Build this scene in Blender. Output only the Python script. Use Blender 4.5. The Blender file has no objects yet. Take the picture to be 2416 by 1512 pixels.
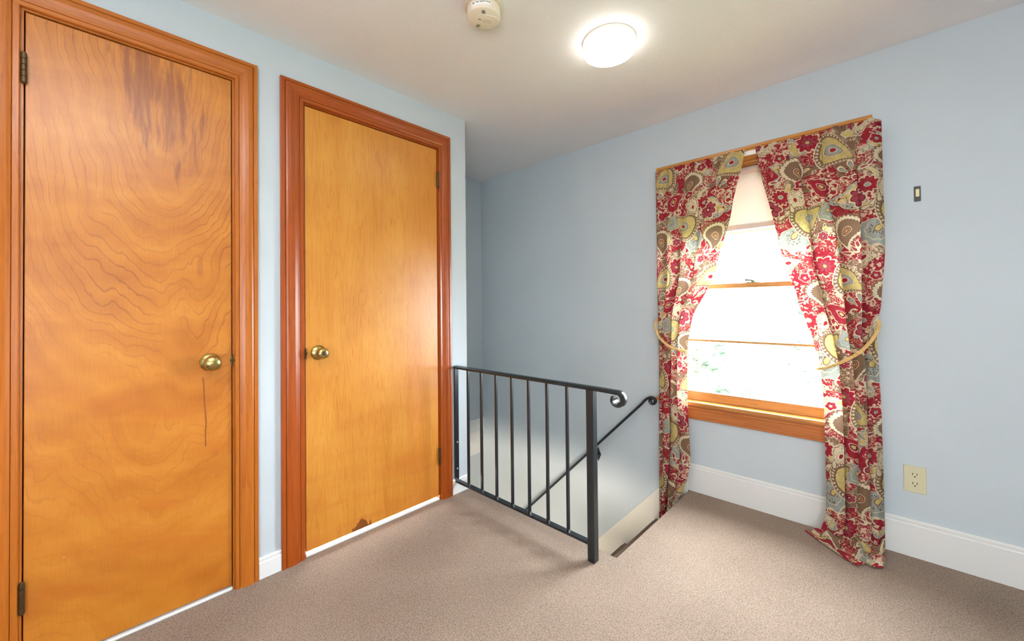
import bpy, bmesh, math, random
from mathutils import Vector, Matrix
R = math.radians
SC = bpy.context.scene
COL = SC.collection

# ------------------------------------------------------------------ camera
PX_F, PX_CX, PX_CY = 943.39, 1.41, 712.06          # focal length and principal point in 2416 x 1512 pixels
cam_data = bpy.data.cameras.new('camera')
cam_data.sensor_fit = 'HORIZONTAL'
cam_data.sensor_width = 36.0
cam_data.lens = PX_F / 2416 * 36.0
cam_data.shift_x = -PX_CX / 2416
cam_data.shift_y = (PX_CY - 756) / 2416
cam_data.clip_start = 0.02
cam = bpy.data.objects.new('camera', cam_data)
COL.objects.link(cam)
SC.camera = cam
def aim(yaw, pitch, roll):
    d = Vector((-math.cos(yaw) * math.cos(pitch), math.sin(yaw) * math.cos(pitch), math.sin(pitch)))
    r = d.cross(Vector((0, 0, 1))).normalized(); u = r.cross(d)
    c, s = math.cos(roll), math.sin(roll)
    r2, u2 = c * r + s * u, -s * r + c * u
    return Matrix((r2, u2, -d)).transposed()
cam.matrix_world = Matrix.Translation((1.8866, -2.4516, 1.0967)) @ aim(R(46.442), R(0.655), R(-0.564)).to_4x4()

# ------------------------------------------------------------------ exposure, sky, lights
vs = SC.view_settings
vs.view_transform = 'Standard'; vs.look = 'None'; vs.exposure = -0.22; vs.gamma = 1.0; vs.use_curve_mapping = False
cy = SC.cycles
cy.use_denoising = True
cy.max_bounces = 10; cy.diffuse_bounces = 6; cy.glossy_bounces = 4; cy.transmission_bounces = 6; cy.transparent_max_bounces = 12
cy.sample_clamp_indirect = 25.0
cy.caustics_reflective = False; cy.caustics_refractive = False

world = bpy.data.worlds.new('sky'); SC.world = world
world.use_nodes = True
wn = world.node_tree.nodes; wl = world.node_tree.links
bg = wn['Background']
bg.inputs['Color'].default_value = (0.83, 0.925, 1.0, 1)
bg.inputs['Strength'].default_value = 78.0

def add_light(name, kind, loc, energy, color, look_at=None, **kw):
    d = bpy.data.lights.new(name, kind); d.energy = energy; d.color = color
    for k, v in kw.items(): setattr(d, k, v)
    o = bpy.data.objects.new(name, d); COL.objects.link(o); o.location = loc
    if look_at is not None:
        o.rotation_euler = (Vector(look_at) - Vector(loc)).to_track_quat('-Z', 'Y').to_euler()
    return o
YB_, XR_ = -4.3, 3.7           # rear and far walls, behind the viewpoint
# daylight portal filling the window opening
portal = add_light('window_daylight_portal', 'AREA', (1.33, 0.20, 1.19), 1.0, (1, 1, 1), (1.33, -1, 1.19), shape='RECTANGLE', size=0.9, size_y=1.4)
portal.data.cycles.is_portal = True
# the photographer's flash, bounced off the ceiling
add_light('bounce_flash', 'SPOT', (1.85, -2.60, 1.45), 420.0, (0.95, 0.975, 1.0), (1.75, -2.65, 2.3), spot_size=R(125), spot_blend=0.8, shadow_soft_size=0.12)
# fill lamp added out of view, tipped up to brighten the ceiling
add_light('ceiling_fill', 'AREA', (2.7, -3.6, 0.9), 42.0, (0.98, 0.985, 1.0), (0.9, -1.0, 2.3), shape='DISK', size=1.0)
# soft fill lamps added on the unseen walls, which have no windows
add_light('rear_wall_fill', 'AREA', (2.2, YB_ + .02, 1.25), 12.0, (0.95, 0.98, 1.0), (2.0, 0, 1.35), shape='RECTANGLE', size=2.0, size_y=1.3)
add_light('far_wall_fill', 'AREA', (XR_ - .02, -2.6, 1.25), 12.0, (0.95, 0.98, 1.0), (0, -2.4, 1.3), shape='RECTANGLE', size=1.6, size_y=1.3)  # second added fill, at the unseen far wall
# light of the floor below, shining up the stairwell
add_light('downstairs_light', 'AREA', (0.90, -2.75, -0.80), 92.0, (1.0, 0.855, 0.68), (-0.3, 0, -0.75), shape='RECTANGLE', size=1.4, size_y=0.55)
# light in the room behind the second door
add_light('light_behind_door', 'AREA', (-0.62, -1.45, 0.20), 160.0, (1.0, 0.98, 0.94), (0.0, -1.45, 0.015), shape='RECTANGLE', size=0.75, size_y=0.30)

# ------------------------------------------------------------------ node helper
class S:
    """a float socket that can be used in arithmetic"""
    def __init__(self, nt, sock): self.nt, self.s = nt, sock
    def _op(self, op, *o):
        n = self.nt.nodes.new('ShaderNodeMath'); n.operation = op
        for i, v in enumerate((self,) + o):
            if isinstance(v, S): self.nt.links.new(v.s, n.inputs[i])
            else: n.inputs[i].default_value = v
        return S(self.nt, n.outputs[0])
    def __add__(s, o): return s._op('ADD', o)
    __radd__ = __add__
    def __mul__(s, o): return s._op('MULTIPLY', o)
    __rmul__ = __mul__
    def __sub__(s, o): return s._op('SUBTRACT', o)
    def __rsub__(s, o): return (s * -1.0) + o
    def __truediv__(s, o): return s._op('DIVIDE', o)
    def lt(s, o): return s._op('LESS_THAN', o)
    def gt(s, o): return s._op('GREATER_THAN', o)
    def sin(s): return s._op('SINE')
    def abs(s): return s._op('ABSOLUTE')
    def sqrt(s): return s._op('SQRT')
    def fract(s): return s._op('FRACT')
    def atan2(s, o): return s._op('ARCTAN2', o)
    def max(s, o): return s._op('MAXIMUM', o)
    def min(s, o): return s._op('MINIMUM', o)
    def wrap(s, lo, hi): return s._op('WRAP', hi, lo)
    def smooth(s, a, b):
        n = s.nt.nodes.new('ShaderNodeMapRange'); n.interpolation_type = 'SMOOTHSTEP'
        s.nt.links.new(s.s, n.inputs[0]); n.inputs[1].default_value = a; n.inputs[2].default_value = b
        return S(s.nt, n.outputs[0])

class M:
    def __init__(self, name, rough=0.5, spec=0.5, metal=0.0):
        self.m = bpy.data.materials.new(name); self.m.use_nodes = True
        self.nt = self.m.node_tree; self.b = self.nt.nodes['Principled BSDF']
        self.b.inputs['Roughness'].default_value = rough
        self.b.inputs['Specular IOR Level'].default_value = spec
        self.b.inputs['Metallic'].default_value = metal
    def link(self, a, b): self.nt.links.new(a.s if isinstance(a, S) else a, b)
    def coords(self, kind='Object'):
        t = self.nt.nodes.new('ShaderNodeTexCoord')
        s = self.nt.nodes.new('ShaderNodeSeparateXYZ'); self.link(t.outputs[kind], s.inputs[0])
        return [S(self.nt, s.outputs[i]) for i in range(3)]
    def vec(self, x, y, z=0.0):
        n = self.nt.nodes.new('ShaderNodeCombineXYZ')
        for i, v in enumerate((x, y, z)):
            if isinstance(v, S): self.link(v, n.inputs[i])
            else: n.inputs[i].default_value = v
        return n.outputs[0]
    def noise(self, v, scale=1.0, detail=2.0, rough=0.5, dist=0.0):
        n = self.nt.nodes.new('ShaderNodeTexNoise'); self.link(v, n.inputs['Vector'])
        n.inputs['Scale'].default_value = scale; n.inputs['Detail'].default_value = detail
        n.inputs['Roughness'].default_value = rough; n.inputs['Distortion'].default_value = dist
        return S(self.nt, n.outputs[0])
    def voronoi(self, v, scale, feature='F1', rnd=1.0):
        n = self.nt.nodes.new('ShaderNodeTexVoronoi'); n.feature = feature; self.link(v, n.inputs['Vector'])
        n.inputs['Scale'].default_value = scale; n.inputs['Randomness'].default_value = rnd
        return S(self.nt, n.outputs['Distance'])
    def ramp(self, f, stops, interp='LINEAR'):
        n = self.nt.nodes.new('ShaderNodeValToRGB'); self.link(f, n.inputs[0])
        r = n.color_ramp; r.interpolation = interp
        while len(r.elements) < len(stops): r.elements.new(0.5)
        for e, (p, c) in zip(r.elements, stops): e.position = p; e.color = (*c, 1)
        return n.outputs[0]
    def mix(self, f, a, b, blend='MIX'):
        n = self.nt.nodes.new('ShaderNodeMix'); n.data_type = 'RGBA'; n.blend_type = blend
        for i, v in ((0, f), (6, a), (7, b)):
            if isinstance(v, (S, bpy.types.NodeSocket)): self.link(v, n.inputs[i])
            elif i == 0: n.inputs[0].default_value = v
            else: n.inputs[i].default_value = (*v, 1)
        return n.outputs[2]
    def color(self, c):
        if isinstance(c, tuple): self.b.inputs['Base Color'].default_value = (*c, 1)
        else: self.link(c, self.b.inputs['Base Color'])
        return self
    def bump(self, h, strength, dist=0.002):
        n = self.nt.nodes.new('ShaderNodeBump'); n.inputs['Strength'].default_value = strength; n.inputs['Distance'].default_value = dist
        self.link(h, n.inputs['Height']); self.link(n.outputs[0], self.b.inputs['Normal'])
        return self

def srgb(r, g, b):
    f = lambda c: c / 12.92 if c <= 0.04045 else ((c + 0.055) / 1.055) ** 2.4
    return tuple(f(v / 255) for v in (r, g, b))
def flat(name, c, rough=0.5, spec=0.5, metal=0.0):
    return M(name, rough, spec, metal).color(c).m

# ------------------------------------------------------------------ materials
def paint(name, c, rough, bscale, bstr, var=0.04):
    m = M(name, rough, 0.35)
    x, y, z = m.coords(); v = m.vec(x, y, z)
    n = m.noise(v, 3.0, 3.0)
    m.color(m.mix(n, tuple(k * (1 - var) for k in c), tuple(min(1, k * (1 + var)) for k in c)))
    m.bump(m.noise(v, bscale, 3.0, 0.6), bstr, 0.003)
    return m.m
BLUE = paint('blue_wall_paint', srgb(194, 205, 211), 0.55, 60, 0.06)
CEIL = paint('ceiling_paint', srgb(229, 228, 228), 0.7, 80, 0.5)
WHITE = paint('white_trim_paint', srgb(228, 230, 228), 0.4, 40, 0.08)
STAIRWHITE = paint('cream_trim_paint', srgb(240, 238, 228), 0.4, 40, 0.08)

def carpet_mat(name, dark, light):
    m = M(name, 0.95, 0.1)
    x, y, z = m.coords(); v = m.vec(x, y, z)
    n1 = m.noise(v, 520, 2.0, 0.6); n2 = m.noise(v, 230, 2.0, 0.6, 0.8); n3 = m.noise(v, 2.2, 3.0)
    f = (n1 * 0.65 + n2 * 0.5 + n3 * 0.12 - 0.13).smooth(0.38, 0.62)
    m.color(m.mix(f, dark, light))
    m.bump(n1 * 0.6 + n2 * 0.6, 0.75, 0.006)
    m.b.inputs['Sheen Weight'].default_value = 0.15
    return m.m
CARPET = carpet_mat('beige_carpet', srgb(104, 84, 68), srgb(172, 151, 132))
STAIRCARPET = carpet_mat('brown_stair_carpet', srgb(92, 74, 58), srgb(140, 118, 98))

def wood_trim(name, axis, c_dark, c_mid, c_light, rough=0.3):
    m = M(name, rough, 0.5)
    c = m.coords(); k = [26.0, 26.0, 26.0]; k[axis] = 0.9
    v = m.vec(c[0] * k[0], c[1] * k[1], c[2] * k[2])
    n = m.noise(v, 1.0, 3.0, 0.6, 0.4); fine = m.noise(v, 7.0, 2.0, 0.6)
    line = (n * 9.0).fract().smooth(0.55, 1.0)
    f = n * 0.45 + fine * 0.40 - line * 0.16 + 0.12
    col = m.ramp(f, [(0.22, c_dark), (0.5, c_mid), (0.78, c_light)])
    # small nicks in the varnish
    nick = m.noise(m.vec(c[0] * (9 if axis == 0 else 60), c[1] * (9 if axis == 1 else 60), c[2] * (9 if axis == 2 else 60)), 1.0, 1.0).gt(0.80)
    col = m.mix(nick * 0.45, col, srgb(226, 170, 120))
    m.color(col); m.bump(f, 0.05, 0.002)
    m.b.inputs['Coat Weight'].default_value = 0.15; m.b.inputs['Coat Roughness'].default_value = 0.25
    return m.m
ORA = (srgb(154, 80, 14), srgb(176, 97, 24), srgb(190, 112, 36))
RED = (srgb(136, 57, 6), srgb(156, 70, 12), srgb(172, 84, 22))
PINE = (srgb(158, 96, 34), srgb(190, 126, 54), srgb(208, 148, 76))
TRIM_Z = wood_trim('orange_pine_upright', 2, *ORA); TRIM_Y = wood_trim('orange_pine_head', 1, *ORA)
RTRIM_Z = wood_trim('red_pine_upright', 2, *RED); RTRIM_Y = wood_trim('red_pine_head', 1, *RED)
APRON = wood_trim('apron_pine', 0, srgb(150, 84, 34), srgb(182, 108, 52), srgb(200, 130, 72))
SASH = wood_trim('sash_pine', 0, srgb(152, 106, 60), srgb(184, 134, 76), srgb(200, 156, 100))
STOOL = wood_trim('varnished_stool_pine', 0, *PINE)
for _n in STOOL.node_tree.nodes:
    if _n.type == 'BSDF_PRINCIPLED': _n.inputs['Coat Weight'].default_value = 1.0; _n.inputs['Coat Roughness'].default_value = 0.12
WIN_X = wood_trim('window_pine_level', 0, *PINE); WIN_Z = wood_trim('window_pine_upright', 2, *PINE)

def door_cathedral():
    m = M('rotary_birch_veneer', 0.34, 0.5)
    x, y, z = m.coords()
    wx = m.noise(m.vec(y * 3.4, z * 1.7, 3.1), 1.0, 2.0, 0.5, 0.3)
    wz = m.noise(m.vec(y * 13.0, z * 6.0, 9.3), 1.0, 2.0, 0.5, 0.3)
    wf = m.noise(m.vec(y * 40.0, z * 16.0, 4.3), 1.0, 2.0, 0.5, 0.0)
    ry, rz = y + 2.27, (z - 2.02) * 0.34
    h = (ry * ry + rz * rz).sqrt() * 62.0 + wx * 11.0 + wz * 2.2 + wf * 0.6
    fr = h.fract()
    line = fr.smooth(0.74, 0.95) * (1.0 - fr.smooth(0.96, 1.0))
    soft = (h * 0.37).fract()
    soft = (soft - 0.5).abs() * 2.0
    blotch = m.noise(m.vec(y * 3.0, z * 7.0, 1.0), 1.0, 3.0, 0.6, 0.5)
    fine = m.noise(m.vec(y * 220, z * 14, 0.0), 1.0, 2.0, 0.6)
    f = blotch * 0.62 + soft * 0.10 + fine * 0.20
    col = m.ramp(f, [(0.24, srgb(166, 92, 16)), (0.5, srgb(190, 118, 33)), (0.74, srgb(206, 139, 50))])
    linestr = m.noise(m.vec(y * 5.0, z * 3.0, 5.0), 1.0, 2.0).smooth(0.32, 0.66)
    col = m.mix(line * linestr * (z.smooth(0.2, 1.3) * 0.55 + 0.16), col, srgb(140, 72, 24))
    # dark heartwood streaks in the upper middle of the sheet
    sx = m.noise(m.vec(y * 26.0, z * 2.2, 2.0), 1.0, 3.0, 0.6, 0.5)
    yy = (y + 2.255 + (z - 1.7) * 0.16) / 0.15
    zz = (z - 1.86) / 0.36
    blob = 1.0 - (yy * yy + zz * zz).sqrt()
    fib = m.noise(m.vec(y * 75.0 + wz * 4.0, z * 4.0, 6.0), 1.0, 3.0, 0.6, 0.4)
    streak = (blob * 0.45 + (sx - 0.5) * 1.3 + (fib - 0.5) * 0.9).smooth(0.08, 0.42) * blob.smooth(0.0, 0.25)
    col = m.mix(streak * 0.75, col, srgb(126, 62, 22))
    # bands of figure across the lower half
    band = m.noise(m.vec(y * 1.6, z * 13.0 + y * 4.0, 7.0), 1.0, 2.0, 0.5, 0.7).smooth(0.45, 0.75)
    low = 1.0 - z.smooth(0.45, 1.25)
    col = m.mix(band * (low * 0.5 + 0.10) * 0.75, col, srgb(178, 94, 24))
    # scuffs near the latch side
    sc = m.noise(m.vec(y * 30, z * 22, 0.0), 1.0, 4.0, 0.7).smooth(0.66, 0.74) * (1.0 - z.smooth(0.6, 0.95))
    col = m.mix(sc * 0.30, col, srgb(226, 172, 122))
    crack = ((y + 2.147 + (z - 0.7) * 0.045 + wz * 0.02).abs()).lt(0.0022) * z.gt(0.58) * z.lt(0.84)
    col = m.mix(crack * 0.75, col, srgb(120, 56, 18))
    m.color(col); m.bump(fine * 0.4 + line * 0.3, 0.06, 0.001)
    m.b.inputs['Coat Weight'].default_value = 0.3; m.b.inputs['Coat Roughness'].default_value = 0.3
    return m.m
def door_straight():
    m = M('straight_birch_veneer', 0.36, 0.5)
    x, y, z = m.coords()
    v = m.vec(y * 16, z * 1.1, 0.0)
    n = m.noise(v, 1.0, 4.0, 0.6, 0.5); fine = m.noise(m.vec(y * 190, z * 9, 0.0), 1.0, 2.0, 0.6)
    h = n * 11.0
    line = h.fract().smooth(0.6, 1.0)
    blotch = m.noise(m.vec(y * 4, z * 3, 4.0), 1.0, 3.0, 0.6)
    f = blotch * 0.5 + fine * 0.26 + n * 0.30 - line * 0.14
    col = m.ramp(f, [(0.24, srgb(178, 106, 25)), (0.5, srgb(198, 131, 44)), (0.74, srgb(210, 150, 62))])
    # veneer sheet joint with a darker matched leaf toward the hinges
    leaf = (y + n * 0.01).gt(-1.285)
    col = m.mix(leaf * 0.22, col, srgb(188, 104, 36))
    low = 1.0 - z.smooth(0.15, 1.05)
    band = m.noise(m.vec(y * 2.0, z * 10.0, 7.0), 1.0, 2.0, 0.5, 0.5).smooth(0.40, 0.75)
    col = m.mix(band * low * 0.5, col, srgb(184, 98, 30))
    chip = (m.noise(m.vec(y * 110, z * 8, 0.0), 1.0, 2.0) * 0.085 - ((y + 1.545).abs()) * 0.9 + 0.008 - (z - 0.022)).gt(0.0)
    col = m.mix(chip * 0.85, col, srgb(104, 46, 14))
    m.color(col); m.bump(fine * 0.4 + line * 0.3, 0.06, 0.001)
    m.b.inputs['Coat Weight'].default_value = 0.25; m.b.inputs['Coat Roughness'].default_value = 0.3
    return m.m
DOOR_A, DOOR_B = door_cathedral(), door_straight()

BRASS = M('aged_brass', 0.24, 0.5, 1.0)
_x, _y, _z = BRASS.coords(); BRASS.color(BRASS.mix(BRASS.noise(BRASS.vec(_x, _y, _z), 90, 3.0), srgb(160, 132, 70), srgb(214, 194, 128)))
BRASS = BRASS.m
DARKBRASS = flat('dark_bronze', srgb(92, 74, 52), 0.42, 0.5, 0.8)
BLACK = M('black_iron_paint', 0.26, 0.6)
_x, _y, _z = BLACK.coords(); _v = BLACK.vec(_x, _y, _z)
BLACK.color(BLACK.mix(BLACK.noise(_v, 60, 3.0).gt(0.72), srgb(28, 34, 38), srgb(70, 66, 60))); BLACK.bump(BLACK.noise(_v, 180, 2.0), 0.15, 0.001)
BLACK = BLACK.m
IVORY = flat('ivory_plastic', srgb(206, 202, 168), 0.35)
IVORYSW = flat('ivory_rocker', srgb(232, 218, 170), 0.35)
SLOT = flat('dark_slot', srgb(26, 24, 22), 0.6)
CREAMPL = flat('cream_plastic', srgb(232, 222, 200), 0.45)
CREAMPL2 = flat('cream_plastic_ring', srgb(216, 203, 178), 0.45)
LABELW = flat('white_sticker', srgb(246, 245, 240), 0.4)
INK = flat('printed_ink', srgb(84, 86, 88), 0.6)
GREYSLIT = flat('vent_slit', srgb(140, 132, 116), 0.6)
PEWTER = flat('grey_green_metal', srgb(110, 118, 100), 0.35, 0.5, 0.6)
STEEL = flat('yoke_metal', srgb(70, 70, 66), 0.45, 0.5, 0.7)
RODWHITE = flat('white_rod_enamel', srgb(236, 234, 228), 0.35)
BARK = flat('tree_bark', srgb(96, 84, 70), 0.9)

def glass_mat():
    m = M('window_glass'); nt = m.nt; nt.nodes.remove(m.b)
    t = nt.nodes.new('ShaderNodeBsdfTransparent'); g = nt.nodes.new('ShaderNodeBsdfGlossy'); g.inputs['Roughness'].default_value = 0.0
    lw = nt.nodes.new('ShaderNodeLayerWeight'); f1 = S(nt, lw.outputs['Facing'])
    fr = f1 * f1 * f1 * f1 * f1 * 0.9 + 0.04
    mx = nt.nodes.new('ShaderNodeMixShader'); m.link(fr, mx.inputs[0]); m.link(t.outputs[0], mx.inputs[1]); m.link(g.outputs[0], mx.inputs[2])
    m.link(mx.outputs[0], nt.nodes['Material Output'].inputs[0])
    return m.m
GLASS = glass_mat()
def cloth_shader(m, col, trans):
    nt = m.nt; nt.nodes.remove(m.b)
    d = nt.nodes.new('ShaderNodeBsdfDiffuse'); t = nt.nodes.new('ShaderNodeBsdfTranslucent'); mx = nt.nodes.new('ShaderNodeMixShader')
    for n in (d, t):
        if isinstance(col, tuple): n.inputs[0].default_value = (*col, 1)
        else: m.link(col, n.inputs[0])
    mx.inputs[0].default_value = trans
    m.link(d.outputs[0], mx.inputs[1]); m.link(t.outputs[0], mx.inputs[2]); m.link(mx.outputs[0], nt.nodes['Material Output'].inputs[0])
    return m.m
BLINDFAB = cloth_shader(M('roller_blind_cloth'), srgb(236, 226, 216), 0.12)
BLINDHEM = cloth_shader(M('roller_blind_hem_cloth'), srgb(204, 190, 184), 0.05)
LEAFA = cloth_shader(M('leaf_green'), (0.070, 0.100, 0.062), 0.4)
LEAFB = cloth_shader(M('leaf_pale_green'), (0.085, 0.112, 0.078), 0.4)
GRASS = flat('lawn', (0.12, 0.17, 0.07), 0.9)

def rope_mat():
    m = M('gold_cord', 0.42, 0.5); x, y, z = m.coords(); v = m.vec(x, y, z)
    m.color(m.mix(m.noise(v, 140, 2.0), srgb(196, 150, 70), srgb(238, 206, 134)))
    m.b.inputs['Sheen Weight'].default_value = 0.3
    return m.m
ROPE = rope_mat()

def curtain_mat():
    m = M('paisley_print_cloth')
    u0, v0, _ = m.coords('UV')
    w = m.vec(u0, v0, 0.0)
    w2 = m.vec(u0 + 5.0, v0 + 1.7, 0.0)
    u = u0 + (m.noise(w, 11, 1.0) - 0.5) * 0.022 + (m.noise(w, 70, 1.0) - 0.5) * 0.006
    v = v0 + (m.noise(w2, 11, 1.0) - 0.5) * 0.022 + (m.noise(w2, 70, 1.0) - 0.5) * 0.006
    uv = m.vec(u, v, 0.0)
    red, dred, cream, yel = srgb(148, 40, 52), srgb(108, 28, 42), srgb(206, 191, 160), srgb(192, 170, 106)
    brown, dbrown, gray, mauve, pink = srgb(124, 98, 78), srgb(84, 58, 48), srgb(146, 150, 142), srgb(150, 62, 76), srgb(206, 146, 140)
    P, Vp = 0.40, 0.60
    # grounds: crimson with islands of taupe, straw and cream
    g = m.noise(uv, 7.5, 2.0, 0.45, 0.5)
    col = m.ramp(g, [(0.0, yel), (0.30, cream), (0.31, brown), (0.415, cream), (0.421, dbrown), (0.427, red), (0.605, dbrown), (0.610, cream), (0.618, gray), (0.655, cream), (0.663, yel)], 'CONSTANT')
    # coral and frond line work, fine and coarse
    n = m.noise(uv, 30, 1.5, 0.5, 1.2)
    gate = m.noise(m.vec(u + 3.0, v, 0.0), 10, 1.0)
    col = m.mix(((n * 6.0).fract() - 0.5).abs().lt(0.075) * gate.gt(0.50), col, cream)
    col = m.mix(((n * 6.0 + 0.5).fract() - 0.5).abs().lt(0.07) * gate.lt(0.46), col, dred)
    n2 = m.noise(m.vec(u - 2.0, v + 4.0, 0.0), 62, 1.0, 0.5, 0.9)
    gate3 = m.noise(m.vec(u + 8.0, v - 3.0, 0.0), 12, 1.0)
    col = m.mix((n2 - 0.5).abs().lt(0.022) * gate3.gt(0.52), col, cream)
    # little blossoms and berries
    d1 = m.voronoi(uv, 74)
    gate2 = m.noise(m.vec(u - 7.0, v + 2.0, 0.0), 10, 1.0)
    col = m.mix(d1.lt(0.42) * gate2.gt(0.55), col, m.ramp(d1, [(0.0, dred), (0.10, cream), (0.24, pink), (0.33, cream)], 'CONSTANT'))
    col = m.mix(d1.lt(0.17) * gate2.lt(0.45), col, yel)
    d3 = m.voronoi(m.vec(u * 150.0, v * 90.0, 0.0), 1.0)          # dashes stippled over the motifs

    def local(cx, cy_, ang, bend=0.0):
        x = (u - cx).wrap(-P / 2, P / 2); y = (v - cy_).wrap(-Vp / 2, Vp / 2)
        c, s = math.cos(ang), math.sin(ang)
        a = x * c + y * s; b = y * c - x * s
        if bend:
            bp = b.max(0.0); a = a + bp * bp * bend
        return a, b
    def paisley(cx, cy_, ang, L, Wd, bend, stops, scallop=0.03, k=18, dots=None, dash=None):
        nonlocal col
        a, b = local(cx, cy_, R(ang), bend)
        t = b / L
        q = a / ((0.66 - t * 0.52).max(0.16) * Wd)
        d0 = (q * q + t * t).sqrt()
        wave = (q.atan2(t) * float(k)).sin()
        d = d0 + wave * scallop * d0
        fill = m.ramp(d, stops, 'CONSTANT')
        if dash: fill = m.mix(d3.lt(0.30) * d.gt(dash[0]) * d.lt(dash[1]), fill, dash[2])
        if dots: fill = m.mix(wave.gt(0.1) * d0.gt(dots[0]) * d0.lt(dots[1]), fill, dots[2])
        col = m.mix(d.lt(1.0), col, fill)
    def flower(cx, cy_, rad, petals, stops, rot=0.0, depth=0.26):
        nonlocal col
        a, b = local(cx, cy_, rot)
        r = (a * a + b * b).sqrt() / rad
        rib = (a.atan2(b) * (petals / 2.0)).sin().abs()
        d = r / (1.0 - depth * (1.0 - rib))
        fill = m.ramp(d, stops, 'CONSTANT')
        fill = m.mix(rib.lt(0.18) * d.gt(0.35) * d.lt(0.8), fill, dred)
        col = m.mix(d.lt(1.0), col, fill)
    yellow_p = [(0.0, red), (0.13, cream), (0.17, gray), (0.34, dbrown), (0.36, cream), (0.39, yel), (0.76, dbrown), (0.785, brown), (0.955, cream)]
    brown_p = [(0.0, cream), (0.06, dred), (0.24, cream), (0.28, brown), (0.70, dbrown), (0.73, cream), (0.92, brown)]
    gray_p = [(0.0, yel), (0.18, dred), (0.22, gray), (0.62, cream), (0.66, gray), (0.94, cream)]
    red_p = [(0.0, yel), (0.12, dred), (0.20, pink), (0.27, red), (0.66, cream), (0.71, red), (0.94, cream)]
    cream_p = [(0.0, red), (0.22, cream), (0.40, gray), (0.44, cream), (0.84, brown), (0.90, cream)]
    mauve_f = [(0.0, yel), (0.16, dbrown), (0.20, mauve), (0.52, red), (0.86, cream)]
    dark_f = [(0.0, cream), (0.14, dred), (0.30, mauve), (0.80, dred), (0.88, cream)]
    red_f = [(0.0, gray), (0.22, cream), (0.28, red), (0.86, cream)]
    paisley(0.33, 0.33, 25, 0.085, 0.080, 7.0, gray_p, 0.05, 11, None, (0.24, 0.6, dbrown))
    paisley(0.17, 0.55, -35, 0.085, 0.080, -7.0, red_p, 0.04, 14, (0.74, 0.90, cream))
    flower(0.20, 0.17, 0.054, 9, mauve_f)
    flower(0.01, 0.47, 0.050, 7, dark_f, 0.4)
    flower(0.36, 0.52, 0.044, 11, red_f, 0.2)
    paisley(0.27, 0.03, 150, 0.080, 0.076, 9.0, brown_p, 0.035, 30, (0.10, 0.20, yel))
    paisley(0.07, 0.32, -150, 0.080, 0.076, -9.0, brown_p, 0.035, 30, (0.10, 0.20, yel))
    paisley(0.09, 0.10, 100, 0.090, 0.105, 7.0, yellow_p, 0.012, 40, (0.835, 0.92, cream), (0.42, 0.74, gray))
    paisley(0.25, 0.40, 75, 0.090, 0.105, -7.0, yellow_p, 0.012, 40, (0.835, 0.92, cream), (0.42, 0.74, gray))
    paisley(0.38, 0.20, 60, 0.055, 0.052, 12.0, cream_p, 0.05, 12, None, (0.46, 0.8, brown))
    paisley(0.16, 0.43, 10, 0.048, 0.048, -12.0, gray_p, 0.05, 9)
    paisley(0.30, 0.50, 200, 0.050, 0.046, 12.0, cream_p, 0.05, 12, None, (0.46, 0.8, brown))
    for cx, cy_, rr, pt, stp, ro in ((0.33, 0.12, 0.025, 5, red_f, 0.1), (0.12, 0.225, 0.024, 6, mauve_f, 0.3), (0.19, 0.315, 0.025, 6, dark_f, 0.7), (0.27, 0.575, 0.025, 5, red_f, 0.9), (0.02, 0.20, 0.022, 7, dark_f, 0.2)):
        flower(cx, cy_, rr, pt, stp, ro)
    # sprays of slender leaves
    leaf_a = [(0.0, gray), (0.55, dbrown), (0.66, cream)]
    leaf_b = [(0.0, mauve), (0.45, dred), (0.55, cream)]
    leaf_c = [(0.0, cream), (0.70, brown)]
    for cx, cy_, an, stp in ((0.255, 0.245, 20, leaf_a), (0.275, 0.262, -15, leaf_a), (0.235, 0.262, 55, leaf_a), (0.05, 0.24, -40, leaf_b), (0.075, 0.225, -75, leaf_b), (0.035, 0.262, 0, leaf_b),
                             (0.345, 0.44, 30, leaf_c), (0.37, 0.425, 65, leaf_c), (0.325, 0.46, -5, leaf_c), (0.06, 0.005, 130, leaf_a), (0.035, 0.02, 165, leaf_a), (0.15, 0.475, -60, leaf_c),
                             (0.345, 0.02, 40, leaf_b), (0.37, 0.005, 80, leaf_b)):
        paisley(cx, cy_, an, 0.026, 0.013, 9.0, stp, 0.0, 3)
    # C scrolls
    for cx, cy_ in ((0.295, 0.235), (0.335, 0.243), (0.375, 0.258), (0.10, 0.545), (0.06, 0.56), (0.02, 0.565), (0.15, 0.02), (0.20, 0.485), (0.135, 0.345), (0.30, 0.14)):
        a, b = local(cx, cy_, 0.0)
        r = (a * a + b * b).sqrt()
        col = m.mix((r - 0.013).abs().lt(0.0030) * (a + b * 0.6).gt(-0.006), col, cream)
    # uneven dye
    dye = m.noise(w, 45, 2.0, 0.6)
    col = m.mix((dye - 0.45).max(0.0) * 1.0, col, brown)
    return cloth_shader(m, col, 0.15)
CURTAIN = curtain_mat()
LINING = ROPE

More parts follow.
